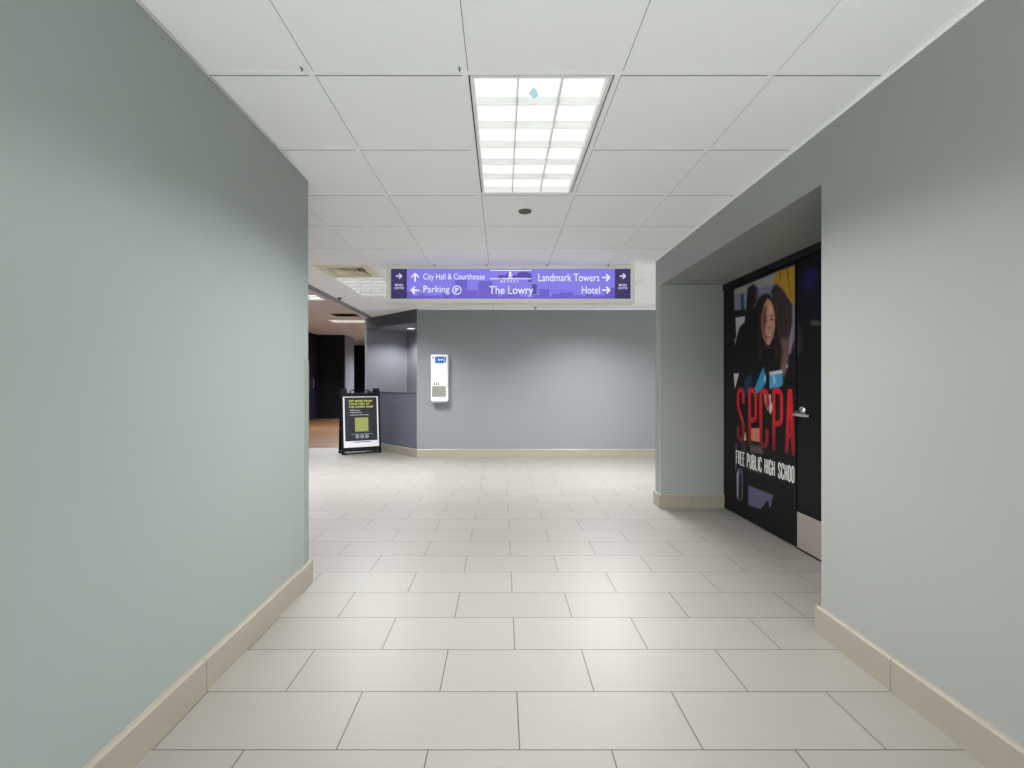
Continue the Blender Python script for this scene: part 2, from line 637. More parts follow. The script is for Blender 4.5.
tiles, bars, joints = MB(), MB(), MB()  # joints holds the strips of painted tile-edge shadow
for i in range(-4, 14):
    for j in range(-8, 13):
        x0, x1, y0, y1 = cell(i, j)
        if y0 >= 2.905 and y1 > 2.905:
            lo = -2.385
        elif y1 > 2.905:
            lo = -2.385
        else:
            lo = XL - 0.01
        hi = XE if y1 > 4.8 else XR + 0.01
        a0, a1 = clip(x0, lo, hi), clip(x1, lo, hi)
        b0_, b1_ = clip(y0, YR, WY + 1.3), clip(y1, YR, WY + 1.3)
        if a1 - a0 < 0.03 or b1_ - b0_ < 0.03:
            continue
        h = BAR / 2
        if (i, j) not in skip:
            # tile, set between the bars; grey strips paint its edge shadow line
            tiles.box(a0 + h + .003, a1 - h, b0_ + h + .009, b1_ - h - .001, CEIL, CEIL + .012)
            joints.box(a0 + h, a1 - h, b0_ + h, b0_ + h + .009, CEIL + .001, CEIL + .010)  # grey strip painting the tile-edge shadow line
            joints.box(a0 + h, a0 + h + .003, b0_ + h, b1_ - h, CEIL + .001, CEIL + .010)  # the same painted shadow line along the side edge
        top = CEIL - 0.0006
        inner_top = (i, j) in skip and (i, j - 1) in skip and (i, j) not in VENT and (i, j - 1) not in VENT
        if not inner_top:
            bars.box(a0 + h, a1 - h, b0_ - h, b0_ + h, top, CEIL + .03)
        bars.box(a0 - h, a0 + h, b0_ - h, b1_ - h, top, CEIL + .03)
struct(tiles.build('ceiling', M['ceil_tile']))
struct(bars.build('ceiling_grid', M['grid']))
struct(joints.build('ceiling_edge_shade', M['joint']))  # shadow lines of the tile edges, put in as grey strips
mb = MB()
mb.box(-2.39, 6.5, YR - .1, 10.5, CEIL + .16, CEIL + .2)
struct(mb.build('ceiling_slab', M['plenum']))
mb = MB()      # white wall angle along the top of the right wall
mb.box(XR - .022, XR + .001, YR, 4.82, CEIL - .004, CEIL - .001)
mb.box(XR - .003, XR + .0005, YR, 4.80, CEIL - .014, CEIL - .001)
struct(mb.build('trim_1', M['grid']))
mb = MB().box(-1.38, XE, WY - .012, WY, 2.418, 2.434)
struct(mb.build('trim_2', M['grid']))

# ---- base tiles
BH, BT = 0.13, 0.020
PROF = [(0, 0), (BT, 0), (BT, BH - .008), (BT - .006, BH), (0, BH)]


def baseboard(name, runs, material=None):
    """runs: (a, b, outward normal, first joint distance)"""
    mb = MB()
    for a, b, n, first in runs:
        a, b = Vector(a), Vector(b)
        L = (b - a).length
        d = (b - a).normalized()
        cuts = [0.0]
        t = first
        while t < L:
            if t > 0.01:
                cuts.append(t)
            t += 1.204
        cuts.append(L)
        for s0, s1 in zip(cuts[:-1], cuts[1:]):
            p = a + d * (s0 + (0.0015 if s0 > 0 else 0))
            q = a + d * (s1 - (0.0015 if s1 < L else 0))
            mb.extrude(PROF, tuple(p), tuple(q), n)
    return struct(mb.build(name, material or M['base_tile']))


baseboard('baseboard_left', [((XL, YR), (XL, 2.905), (1, 0), (1.873 - YR) % 1.204), ((XL + BT, 2.905), (-6.4, 2.905), (0, 1), .6)])
baseboard('baseboard_right', [((XR, YR), (XR, RY0), (-1, 0), (1.873 - YR) % 1.204),
                              ((XR - BT, RY0), (XD, RY0), (0, 1), .4),
                              ((XD, RY1), (XR - BT, RY1), (0, -1), .31),
                              ((XR, RY1), (XR, 4.80), (-1, 0), 9),
                              ((XR - BT, 4.80), (XE - .06, 4.80), (0, 1), .5)])
baseboard('baseboard_back', [((-1.40, WY), (XE - .06, WY), (0, -1), .35), (tuple(A1), tuple(A0), (-Q, -Q), .4)])

# ================================================================== ceiling fittings
def make_troffer(label, w=PITCH - BAR, l=2 * PITCH - BAR, power=40, colour=(1, 1, 1), nx=3, ny=6, lens='lens', group='lit ceiling light panels'):
    """recessed fluorescent troffer with a deep white louver; origin at the ceiling plane"""
    t = thing('ceiling_light', label, 'ceiling light', (0, 0, 0), 0, group)
    hw, hl = w / 2, l / 2
    g = 0.007
    mb = MB()          # dark gap around the door frame
    D = 0.10
    mb.box(-hw, -hw + g, -hl, hl, 0.008, D)
    mb.box(hw - g, hw, -hl, hl, 0.008, D)
    mb.box(-hw, hw, -hl, -hl + g, 0.008, D)
    mb.box(-hw, hw, hl - g, hl, 0.008, D)
    mb.build('gasket', M['black_gap'], t)
    mb = MB()
    f = 0.014
    a, b = hw - g, hl - g
    mb.box(-a, -a + f, -b, b, 0.0, D)
    mb.box(a - f, a, -b, b, 0.0, D)
    mb.box(-a + f, a - f, -b, -b + f, 0.0, D)
    mb.box(-a + f, a - f, b - f, b, 0.0, D)
    mb.build('frame', M['white'], t)
    ia, ib = a - f, b - f
    MB().box(-ia, ia, -ib, ib, 0.040, 0.09).build('diffuser', M[lens], t)
    mb = MB()
    for k in range(1, nx):
        x = -ia + 2 * ia * k / nx
        mb.add([(x - .0022, -ib, .004), (x + .0022, -ib, .004), (x + .004, -ib, .038), (x - .004, -ib, .038),
                (x - .0022, ib, .004), (x + .0022, ib, .004), (x + .004, ib, .038), (x - .004, ib, .038)],
               [(0, 1, 2, 3), (7, 6, 5, 4), (0, 4, 5, 1), (1, 5, 6, 2), (2, 6, 7, 3), (3, 7, 4, 0)])
    for k in range(1, ny):
        y = -ib + 2 * ib * k / ny
        mb.add([(-ia, y - .0022, .004), (ia, y - .0022, .004), (ia, y - .004, .038), (-ia, y - .004, .038),
                (-ia, y + .0022, .004), (ia, y + .0022, .004), (ia, y + .004, .038), (-ia, y + .004, .038)],
               [(0, 1, 2, 3), (7, 6, 5, 4), (0, 4, 5, 1), (1, 5, 6, 2), (2, 6, 7, 3), (3, 7, 4, 0)])
    mb.build('louver', M['louver'], t)
    ld = bpy.data.lights.new('troffer_lamp', 'AREA')
    ld.shape = 'RECTANGLE'
    ld.size, ld.size_y = 2 * ia - .02, 2 * ib - .02
    ld.energy = power
    ld.color = colour
    ld.spread = SPREAD
    lo = bpy.data.objects.new('troffer_lamp', ld)
    C.objects.link(lo)
    lo.parent = t
    lo.location = (0, 0, 0.001)
    return t


def at_cell(i, j, n=2):
    x0, x1, y0, y1 = cell(i, j)
    return ((x0 + x1) / 2, y0 + n * PITCH / 2, CEIL)


main = make_troffer('large lit ceiling light panel in the corridor, nearest the camera, eighteen louver cells in view', power=LAMP_CORRIDOR, colour=COL_CORRIDOR)
main.location = at_cell(0, 0)
# a scrap of blue film lying on the main panel's louver
mb = MB()
mb.add([(-.048, -.545, .0), (-.034, -.53, .0), (-.02, -.485, .0), (-.04, -.468, .0), (-.064, -.5, .0)], [(0, 1, 2, 3, 4)])
mb.add([(-.048, -.545, .0012), (-.034, -.53, .0012), (-.02, -.485, .0012), (-.04, -.468, .0012), (-.064, -.5, .0012)], [(4, 3, 2, 1, 0)])
BLUE_BIT = mb
lob = make_troffer('lit ceiling light panel left of the blue-violet sign, just beyond the beige air vent', power=LAMP_LOBBY, colour=COL_LOBBY)
lob.location = at_cell(-3, 6)
copy_tree(lob, at_cell(2, 6), 0, 'lit ceiling light panel showing as a small bright triangle right of the sign')
bit = BLUE_BIT.build('blue_scrap', M['film'], main, loc=(0.02, 0.03, 0.002))
bit['label'] = 'small pale blue scrap on the louver'
hall = make_troffer('bright ceiling light strip at the far end of the dark hall, beyond the dark vent', power=LAMP_HALL, colour=COL_HALL, nx=2, ny=4, lens='lens_hall')
hall.location = (-4.14, 13.26, HALL_CEIL)
hall.rotation_euler = (0, 0, math.pi / 2)
copy_tree(hall, (-4.22, 9.64, HALL_CEIL), math.pi / 2, 'ceiling light in the left hall, partly cut off by the near grey-green wall')


copy_tree(hall, (-3.6, 18.2, HALL_CEIL), math.pi / 2, 'added ceiling light deep in the left hall, unseen behind the hatch wall')  # unseen fixture added to brighten the hall's grey return wall


def make_diffuser(label, w, l, material, z):
    """four-way air diffuser: flange, stepped vanes, dark throat"""
    t = thing('air_vent', label, 'air vent', (0, 0, z), 0, 'ceiling air vents')
    mb = MB()
    hw, hl = w / 2, l / 2
    def ring(mb, a, b, c, d, z0, z1):
        vs = [(-a, -b, z0), (a, -b, z0), (a, b, z0), (-a, b, z0), (-c, -d, z1), (c, -d, z1), (c, d, z1), (-c, d, z1)]
        vs += [(x, y, zz + .004) for x, y, zz in vs]
        fs = []
        for k in range(4):
            k2 = (k + 1) % 4
            fs += [(k, k2, 4 + k2, 4 + k), (8 + k2, 8 + k, 12 + k, 12 + k2), (k2, k, 8 + k, 8 + k2), (4 + k, 4 + k2, 12 + k2, 12 + k)]
        mb.add(vs, fs)
    ring(mb, hw, hl, hw - .09, hl - .09, -.002, -.006)
    ring(mb, hw - .09, hl - .09, hw - .10, hl - .10, -.006, .05)
    mb.build('flange', material, t)
    vb = MB()
    for k in range(3):
        a = hw - .135 - k * .05
        b = hl - .135 - k * .05
        ring(vb, a, b, a - .024, b - .024, -.004 - .003 * k, .026)
    a = hw - .135 - 3 * .05
    b = hl - .135 - 3 * .05
    vb.box(-a, a, -b, b, -.014, -.008)
    vb.build('vanes', material, t)
    MB().box(-hw + .1, hw - .1, -hl + .1, hl - .1, .05, .06).build('throat', M['dark_vent'], t)
    return t


v = make_diffuser('beige square air vent in the ceiling just left of the blue-violet sign', PITCH - .03, PITCH - .03, M['beige'], CEIL)
x, y, _ = at_cell(-3, 5, 1)
v.location = (x, y, CEIL)
v2 = make_diffuser('dark air vent in the higher ceiling of the left hall, before the light strip', .62, .50, M['dark_vent'], HALL_CEIL)
v2.location = (-3.93, 12.05, HALL_CEIL)


def make_sprinkler(label, loc, r, material, drop=0.0):
    t = thing('sprinkler_head', label, 'sprinkler', loc, 0, 'sprinkler heads')
    MB().lathe([(r, 0), (r, -.004), (r * .86, -.010), (r * .5, -.012)], (0, 0, 0)).build('escutcheon', material, t, smooth=True)
    if drop:
        m2 = MB().lathe([(r * .30, -.010), (r * .26, -drop), (r * .55, -drop - .002), (r * .55, -drop - .007)], (0, 0, 0), n=16)
        m2.build('deflector', material, t, smooth=True)
    return t


make_sprinkler('round olive concealed sprinkler cover just beyond the large corridor light panel', (.164, 3.427, CEIL), .047, M['olive'])
make_sprinkler('small dark sprinkler at the lobby ceiling edge, above the higher hall ceiling', (-2.33, 6.885, CEIL), .035, M['black_metal'], .03)
make_sprinkler('tiny dark sprinkler in the ceiling close to the back wall, below the sign', (.536, 7.74, CEIL), .022, M['black_metal'], .03)
make_sprinkler('tiny sprinkler in the left hall ceiling beyond the light strip', (-5.22, 15.3, HALL_CEIL), .035, M['beige'], .05)
make_sprinkler('pale round sprinkler cover under the recess soffit over the black doors', (1.80, 4.42, RZ), .045, M['grey_paint'])
for lab, px in (('tiny dark ceiling clip by the near left corner of the large light panel', -.166), ('tiny dark ceiling clip on the grid near the left wall', -.783)):
    t = thing('ceiling_clip', lab, 'clip', (px, 1.875, CEIL - .0008), 0, 'ceiling clips')
    MB().box(-.004, .004, -.009, .009, -.003, 0).build('clip_plate', M['guard'], t)
    MB().tube([(0, 0, -.003), (0, .004, -.010), (0, .008, -.006)], .002, 8).build('hook', M['black_metal'], t)
# downlight inside the hatch niche
t = thing('downlight', 'small bright round downlight under the dark header of the angled hatch', 'downlight', (-1.70, 8.95, 2.237))
MB().lathe([(.085, 0), (.085, -.004), (.07, -.006), (.068, -.002)], (0, 0, 0)).build('trim_ring', M['white'], t, smooth=True)
MB().lathe([(.066, -.0015), (.066, -.004), (.03, -.0075)], (0, 0, 0)).build('lens', M['spot'], t, smooth=True)
ld = bpy.data.lights.new('downlight_lamp', 'SPOT')
ld.energy = 70
ld.spot_size = math.radians(150)
ld.spot_blend = 0.6
ld.shadow_soft_size = .05
ld.color = (.95, .97, 1)
lo = bpy.data.objects.new('downlight_lamp', ld)
C.objects.link(lo)
lo.parent = t
lo.location = (0, 0, -.02)

# ================================================================== hanging wayfinding sign
SY = 5.035
sgn = thing('wayfinding_sign', 'long blue-violet illuminated wayfinding sign hung under the ceiling across the corridor end', 'sign', (0, SY, CEIL - .002))


def sp(x, y):
    """sign face coordinates (x across, z below the sign's top)"""
    return x, y


SX0, SX1, SZ0, SZ1 = -1.190, 1.378, -.391, 0.0       # frame
IX0, IX1, IZ0, IZ1 = -1.150, 1.331, -.350, -.040     # face
mb = MB()
mb.box(SX0, IX0, -.07, .07, SZ0, SZ1)
mb.box(IX1, SX1, -.07, .07, SZ0, SZ1)
mb.box(IX0, IX1, -.07, .07, IZ1, SZ1)
mb.box(IX0, IX1, -.07, .07, SZ0, IZ0)
mb.build('frame', mat('sign_frame_enamel', (222, 220, 212), 0.45, var=0.02), sgn, bevel=.002)
D0, D1 = -.986, 1.170                                 # dark end panels
mb = MB().box(D0, D1, -.060, .060, IZ0, IZ1)
mb.build('violet_panel', emit('violet_backlit', (148, 138, 242), SIGN_GLOW, (96, 88, 190)), sgn)
for x0, x1 in ((IX0, D0), (D1, IX1)):
    o = MB().box(x0, x1, -.060, .060, IZ0, IZ1).build('end_panel', emit('indigo_panel', (62, 50, 118), SIGN_GLOW * .7, (44, 38, 84)), sgn)
    o['label'] = 'dark indigo end panel of the sign'


def face(u, v, w):
    return (u, -.0602 - w, v)


# skyline printed in a deeper violet
sky = MB()
def poly(pts, t=.0002):
    sky.add([face(x, z, t) for x, z in pts], [tuple(range(len(pts)))])
def rect(x0, x1, z0, z1, t=.0002):
    poly([(x0, z0), (x1, z0), (x1, z1), (x0, z1)], t)
b = IZ0
for x0, x1, h in ((-.986, -.93, .075), (-.93, -.86, .03), (-.86, -.80, .055), (-.80, -.64, .035), (-.62, -.50, .06), (-.485, -.36, .20), (-.36, -.25, .09),
                  (-.245, -.10, .185), (-.10, -.04, .11), (.0, .05, .05), (.05, .18, .08), (.32, .38, .04), (.385, .49, .10), (.52, .60, .055),
                  (.60, .74, .07), (.76, .84, .04), (.86, .95, .05), (.97, 1.05, .035), (1.06, 1.12, .085), (1.12, 1.17, .115)):
    rect(x0, x1, b, b + h)
rect(.40, .66, b + .082, b + .090, .0003)
rect(-.70, -.52, b + .10, b + .106, .0003)
rect(-.986, 1.17, b, b + .022, .00025)
sky.build('skyline_print', emit('violet_print', (112, 98, 214), SIGN_GLOW, (80, 70, 165)), sgn)
sky = MB()      # the skyway bridge silhouette behind the walking figure
poly([(-.04, -.128), (-.04, -.105), (.04, -.105), (.06, -.085), (.10, -.085), (.10, -.105), (.16, -.105), (.16, -.085), (.20, -.068), (.25, -.07), (.30, -.085), (.31, -.115), (.29, -.128)], .0004)
rect(-.03, .0, -.16, -.128, .0004)
rect(.27, .31, -.175, -.128, .0004)
rect(.31, .36, -.30, -.20, .0003)
sky.build('bridge_print', emit('deep_violet_print', (84, 68, 178), SIGN_GLOW, (58, 48, 130)), sgn)

WHITE = emit('white_backlit', (246, 246, 252), .62, (200, 200, 205))
AW = .015


def legend(text, box, arr=None, bold=0.0, name='lettering'):
    """one line of the sign with its own arrow"""
    m = MB()
    add_text(m, [(text,) + box], face, .001, bold)
    m.build(name, WHITE, sgn)
    if arr:
        m = MB()
        arrow(m, arr[0], arr[1], arr[2], arr[3], face, AW)
        m.build('arrow', WHITE, sgn)


legend('City Hall & Courthouse', (-.816, -.178, -.170, -.088), (-.900, -.128, .086, 'up'))
legend('Parking', (-.813, -.545, -.306, -.214), (-.900, -.262, .086, 'left'))
legend('The Lowry', (-.132, .323, -.328, -.217))
legend('Landmark Towers', (.377, 1.010, -.169, -.090), (1.078, -.130, .082, 'right'))
legend('Hotel', (.827, 1.014, -.298, -.220), (1.080, -.260, .082, 'right'))
# parking roundel
let = MB()
cx, cz = -.467, -.260
ring_pts = [(cx + .043 * math.cos(a * math.pi / 16), cz + .043 * math.sin(a * math.pi / 16)) for a in range(33)]
stroke(let, ring_pts, .009, face)
add_text(let, [('P', cx - .016, cx + .018, cz - .024, cz + .024)], face, .001, .02)
let.build('parking_symbol', WHITE, sgn)
# skyway emblem: two bridge lines, a walking figure, the word below
let = MB()
stroke(let, [(-.124, -.056), (.304, -.056)], .009, face)
stroke(let, [(-.124, -.143), (.304, -.143)], .008, face)
hx, hz = .085, -.078
let.add([face(hx + .013 * math.cos(k * math.pi / 6), hz + .011 * math.sin(k * math.pi / 6), .0012) for k in range(12)], [tuple(range(12))])
stroke(let, [(hx, hz - .010), (hx, hz - .036)], .016, face)
stroke(let, [(hx - .002, hz - .034), (hx + .022, hz - .063)], .009, face, .0013)
stroke(let, [(hx + .002, hz - .034), (hx - .022, hz - .063)], .009, face, .0014)
stroke(let, [(hx + .004, hz - .014), (hx + .024, hz - .034)], .007, face, .0015)
stroke(let, [(hx - .004, hz - .014), (hx - .022, hz - .034)], .007, face, .0016)
for k, ch in enumerate('SKYWAY'):
    x = -.016 + k * .034
    add_text(let, [(ch, x, x + .020, -.182, -.156)], face, .001, .01)
let.build('skyway_emblem', WHITE, sgn)
PALE = emit('white_backlit_small', (225, 222, 245), .5, (190, 190, 200))
for c in ((IX0 + D0) / 2, (D1 + IX1) / 2):
    let = MB()
    arrow(let, c, -.115, .062, 'right', face, .014)
    let.build('arrow', PALE, sgn)
    let = MB()
    add_text(let, [('MAIN', c - .040, c + .040, -.218, -.194), ('CENTRE', c - .050, c + .050, -.250, -.226)], face, .001, .02)
    let.build('end_panel_lettering', PALE, sgn)
# fixing tabs on the top edge
for x in (-.70, -.16, .47, 1.10):
    MB().box(x - .012, x + .012, -.074, -.070, -.014, 0).build('fixing_tab', M['guard'], sgn)

# ================================================================== A-frame sidewalk sign
ang = math.atan2(8.47 - 8.11, -2.03 + 2.70)
fx, fy = -2.40, 8.23
nb = Vector((-math.sin(ang), math.cos(ang)))
aw, ah = .66, 1.13
spread = .17
base = Vector((fx, fy)) + nb * spread
asg = thing('sandwich_board', 'black plastic sandwich board with a navy poster, standing on the floor before the angled hatch', 'sandwich board', (base.x, base.y, 0), ang)
tilt = math.atan2(spread - .045, ah)


def board(sign_, name):
    """one moulded leaf: frame with two feet, top corner lugs and a recessed panel; leans in towards the hinge"""
    def pl(u, v, w):      # u across, v up along the leaf, w outward
        y = -spread + v * math.sin(tilt) - w * math.cos(tilt)
        return (u, sign_ * y, v * math.cos(tilt) + w * math.sin(tilt))
    mb = MB()
    def bx(u0, u1, v0, v1, w0, w1):
        vs = [pl(*p) for p in ((u0, v0, w0), (u1, v0, w0), (u1, v1, w0), (u0, v1, w0), (u0, v0, w1), (u1, v0, w1), (u1, v1, w1), (u0, v1, w1))]
        mb.add(vs, [(0, 3, 2, 1), (4, 5, 6, 7), (0, 1, 5, 4), (1, 2, 6, 5), (2, 3, 7, 6), (3, 0, 4, 7)])
    h = aw / 2
    bx(-h, -h + .03, .012, 1.05, -.045, 0)          # stiles
    bx(h - .03, h, .012, 1.05, -.045, 0)
    bx(-h + .03, h - .03, .99, 1.05, -.045, 0)      # head
    bx(-h + .03, h - .03, .05, .12, -.045, 0)       # foot rail
    bx(-h + .03, h - .03, .12, .99, -.035, -.008)   # panel
    bx(-h, -h + .10, 1.05, 1.13, -.045, 0)            # lugs
    bx(h - .10, h, 1.05, 1.13, -.045, 0)
    bx(-h - .004, -h + .09, 0.006, .03, -.05, .004)   # feet
    bx(h - .09, h + .004, 0.006, .03, -.05, .004)
    o = mb.build(name, M['black_plastic'], asg, bevel=.004)
    return o, pl


fo, fpl = board(1, 'front_leaf')
bo, bpl = board(-1, 'back_leaf')
mb = MB()
pu, pv0, pv1 = .298, .115, 1.0
def quadbox(mb, pl, u0, u1, v0, v1, w0, w1):
    vs = [pl(*p) for p in ((u0, v0, w0), (u1, v0, w0), (u1, v1, w0), (u0, v1, w0), (u0, v0, w1), (u1, v0, w1), (u1, v1, w1), (u0, v1, w1))]
    mb.add(vs, [(0, 3, 2, 1), (4, 5, 6, 7), (0, 1, 5, 4), (1, 2, 6, 5), (2, 3, 7, 6), (3, 0, 4, 7)])
quadbox(mb, fpl, -pu, pu, pv0, pv1, -.008, -.004)
poster = mb.build('poster', mat('poster_paper_white', (222, 222, 226), .5), asg)
poster['label'] = 'navy poster with a white border and lime title'
mb = MB()
quadbox(mb, fpl, -pu + .026, pu - .026, pv0 + .112, pv1 - .026, -.004, -.0034)
mb.build('navy_field', mat('navy_ink', (19, 21, 34), .5), poster)
mb = MB()
pp = lambda u, v, w: fpl(u, v, -.0034 + w)
add_text(mb, [('GET MORE FROM', -.205, .19, .895, .928), ('YOUR VISIT AT', -.205, .155, .845, .878), ('THE LOWRY RAMP', -.205, .215, .795, .828)], pp, .001, .03)
mb.build('title_lettering', mat('lime_ink', (204, 208, 84), .5), poster)
mb = MB()
add_text(mb, [('Welcome to', -.190, -.02, .742, .764), ('visitor parking', -.190, .01, .702, .724), ('rewards at the ramp', -.190, .13, .660, .682)], pp, .001, .02)
INK = mat('pale_ink', (206, 208, 220), .5)
mb.build('small_lettering', INK, poster)
mb = MB()
stroke(mb, [(-.17, .342), (.19, .342)], .004, pp)
for cx in (-.07, .01, .09):
    pts = [(cx + .026 * math.cos(k * math.pi / 8), .300 + .026 * math.sin(k * math.pi / 8)) for k in range(17)]
    stroke(mb, pts, .007, pp)
    stroke(mb, [(cx - .008, .293), (cx, .306), (cx + .009, .293)], .006, pp, .0014)
mb.build('icon_row', INK, poster)
mb = MB()
quadbox(mb, pp, -.105, .12, .385, .625, 0, .0008)
mb.build('lime_square', mat('lime_block', (150, 158, 80), .5, var=.05), poster)
mb = MB()
stroke(mb, [(-.13, .207), (.15, .207)], .012, pp, .0006)
mb.build('footer_line', mat('navy_line', (50, 52, 76), .5), poster)
# top hinge bar with the two carry grips, and the spreader straps
mb = MB()
zt = 1.05 * math.cos(tilt)
mb.box(-aw / 2 + .1, aw / 2 - .1, -.05, .05, zt - .035, zt - .008)
mb.build('hinge_bar', M['black_plastic'], asg, bevel=.004)
for s in (-1, 1):
    x = s * .12
    MB().tube([(x - .05, 0, zt - .02), (x - .045, 0, zt + .035), (x - .02, 0, zt + .05), (x + .02, 0, zt + .05), (x + .045, 0, zt + .035), (x + .05, 0, zt - .02)], .011, 10).build('carry_grip', M['black_plastic'], asg, smooth=True)
for s in (-1, 1):
    MB().box(s * (aw / 2 - .02) - .006, s * (aw / 2 - .02) + .006, -.09, .09, .42, .45).build('spreader_strap', M['steel'], asg)

# ================================================================== wall dispenser
dx, dz = -1.016, .893
dsp = thing('dispenser', 'tall white wall cabinet with a blue screen, mounted on the back wall', 'dispenser', (dx, WY, dz))
W2, DH, DD = .137, .785, .115
mb = MB()
mb.box(-W2, W2, -DD, 0, .03, DH)
mb.build('housing', M['white'], dsp, bevel=.012)
mb = MB()
mb.box(-W2 + .012, W2 - .012, -DD - .006, -DD + .002, .09, .625)
mb.build('front_cover', mat('cover_white', (226, 226, 229), .35), dsp, bevel=.004)
mb = MB().box(-W2 + .02, W2 - .03, -DD - .009, -DD - .005, .10, .275)
o = mb.build('steel_panel', mat('stainless_panel', (150, 148, 138), .4, metal=.7, var=.08, var_scale=18, stretch=(1, 1, .3)), dsp, bevel=.002)
o['label'] = 'brushed steel lower panel'
mb = MB().box(-W2 + .012, W2 - .012, -DD - .006, -DD + .002, .635, .755)
o = mb.build('screen_bezel', mat('bezel_white', (228, 229, 232), .35), dsp, bevel=.004)
mb = MB().box(-.066, .076, -DD - .0085, -DD - .005, .642, .750)
sc = mb.build('screen', emit('blue_screen', (14, 92, 168), .42, (14, 80, 150)), o)
mb = MB()
mb.box(-.020, .010, -DD - .0095, -DD - .008, .694, .702)
mb.box(-.009, -.001, -DD - .0095, -DD - .008, .676, .720)
mb.box(.022, .055, -DD - .0095, -DD - .008, .690, .708)
mb.build('screen_icon', emit('screen_icon_white', (190, 215, 245), .7, (200, 220, 240)), sc)
mb = MB()
mb.add([(-.112, -DD - .0068, .748), (-.112, -DD - .0068, .728), (-.092, -DD - .0068, .716), (-.078, -DD - .0068, .748)], [(0, 1, 2, 3)])
DARK = mat('bezel_dark', (96, 96, 104), .4)
mb.build('corner_mark', DARK, o)
MB().box(.084, .108, -DD - .0068, -DD - .006, .655, .745).build('side_mark', DARK, o)
# three small dark figures printed on the cover
mb = MB()
for k, x in enumerate((-.078, -.045, -.012)):
    hh = (.03, .022, .034)[k]
    mb.box(x - .009, x + .009, -DD - .0075, -DD - .006, .295, .295 + hh)
    mb.box(x - .014, x + .014, -DD - .0075, -DD - .006, .289, .297)
    mb.lathe([(.006, -.0075 - DD), (.006, -DD - .006)], (x, 0, .295 + hh + .008), 'y', 12)
mb.build('printed_mark', mat('mark_grey', (70, 72, 78), .5), dsp)
mb = MB()
mb.box(-.10, .10, -DD - .0068, -DD - .006, .064, .068)
mb.build('caption', mat('caption_grey', (170, 172, 176), .5), dsp)
mb = MB()
mb.box(-W2 + .02, W2 - .02, -DD - .01, -.01, .0, .03)
mb.build('drip_tray', M['grey_paint'], dsp, bevel=.008)

# ================================================================== corner guards
for (x, y, sx, sy, z1, lab) in ((XL, 2.905, 1, 1, 1.34, 'grey corner guard on the end of the left wall'), (XR, 4.80, -1, 1, 1.42, 'grey corner guard on the far corner of the right pier')):
    t = thing('corner_guard', lab, 'corner guard', (x, y, BH), 0, 'corner guards')
    mb = MB()
    w = .056
    th = .0025
    ox = sx * th
    mb.box(min(0, ox), max(0, ox), -w, th, 0.001, z1 - BH)
    mb.box(min(ox, -sx * w), max(ox, -sx * w), 0, th, 0.001, z1 - BH)
    mb.build('guard', M['guard'], t, bevel=.001)
    for zz in (.12, z1 - BH - .05, z1 - BH - .13):
        MB().lathe([(.005, sx * th), (.004, sx * (th + .0015))], (0, -w / 2, zz), 'x', 12).build('screw', M['guard'], t)

# ================================================================== black doors in the recess
PE = 4.62                                  # far edge of the printed leaf; s runs towards the camera
mb = MB()
mb.box(XD - .012, XD + .05, RY0 + .0, RY1, RZ - .055, RZ)         # head
mb.box(XD - .004, XD + .05, RY1 - .03, RY1, 0, RZ - .055)          # far jamb
mb.box(XD - .004, XD + .05, RY0, RY0 + .05, 0, RZ - .055)          # near jamb
mb.box(XD + .004, XD + .03, RY0 + .05, RY1 - .03, RZ - .068, RZ - .055)
struct(mb.build('trim_5', M['black_metal'], bevel=.003))

leaf = thing('mural_panel', 'large black door leaf in the right recess, wrapped in a photo mural with red lettering', 'mural', (XD, PE, 0))
mb = MB()
LW = 1.117
mb.box(0, .045, -LW, 0, .012, RZ - .062)
mb.build('leaf', M['black_vinyl'], leaf)


def mp(u, v, w):      # u = distance from the far edge, v = height, w = out of the leaf
    return (-w, -u, v)


def paint(w, h, step, base, shapes):
    """coloured print on a fine grid: soft-edged polygons laid over one another"""
    nu, nv = int(w / step), int(h / step)
    us = (np.arange(nu + 1)) * w / nu
    vs = (np.arange(nv + 1)) * h / nv
    U, V = np.meshgrid(us, vs)
    img = np.zeros(U.shape + (3,))
    img[:] = lin(base)
    for pts, col, soft in shapes:
        p = np.array(pts)
        x0, y0 = p.min(0) - 3 * soft
        x1, y1 = p.max(0) + 3 * soft
        sel = (U >= x0) & (U <= x1) & (V >= y0) & (V <= y1)
        if not sel.any():
            continue
        x, y = U[sel], V[sel]
        inside = np.zeros(x.shape, bool)
        dist = np.full(x.shape, 9.0)
        n = len(p)
        for k in range(n):
            ax, ay = p[k]
            bx_, by_ = p[(k + 1) % n]
            cond = (ay > y) != (by_ > y)
            with np.errstate(divide='ignore', invalid='ignore'):
                xi = (bx_ - ax) * (y - ay) / (by_ - ay) + ax
            inside ^= cond & (x < xi)
            dx_, dy_ = bx_ - ax, by_ - ay
            L2 = dx_ * dx_ + dy_ * dy_ + 1e-12
            t = np.clip(((x - ax) * dx_ + (y - ay) * dy_) / L2, 0, 1)
            dist = np.minimum(dist, np.hypot(x - ax - t * dx_, y - ay - t * dy_))
        sd = np.where(inside, dist, -dist)
        a = np.clip(sd / (2 * soft) + .5, 0, 1)[:, None]
        img[sel] = img[sel] * (1 - a) + np.array(lin(col)) * a
    return nu, nv, us, vs, img


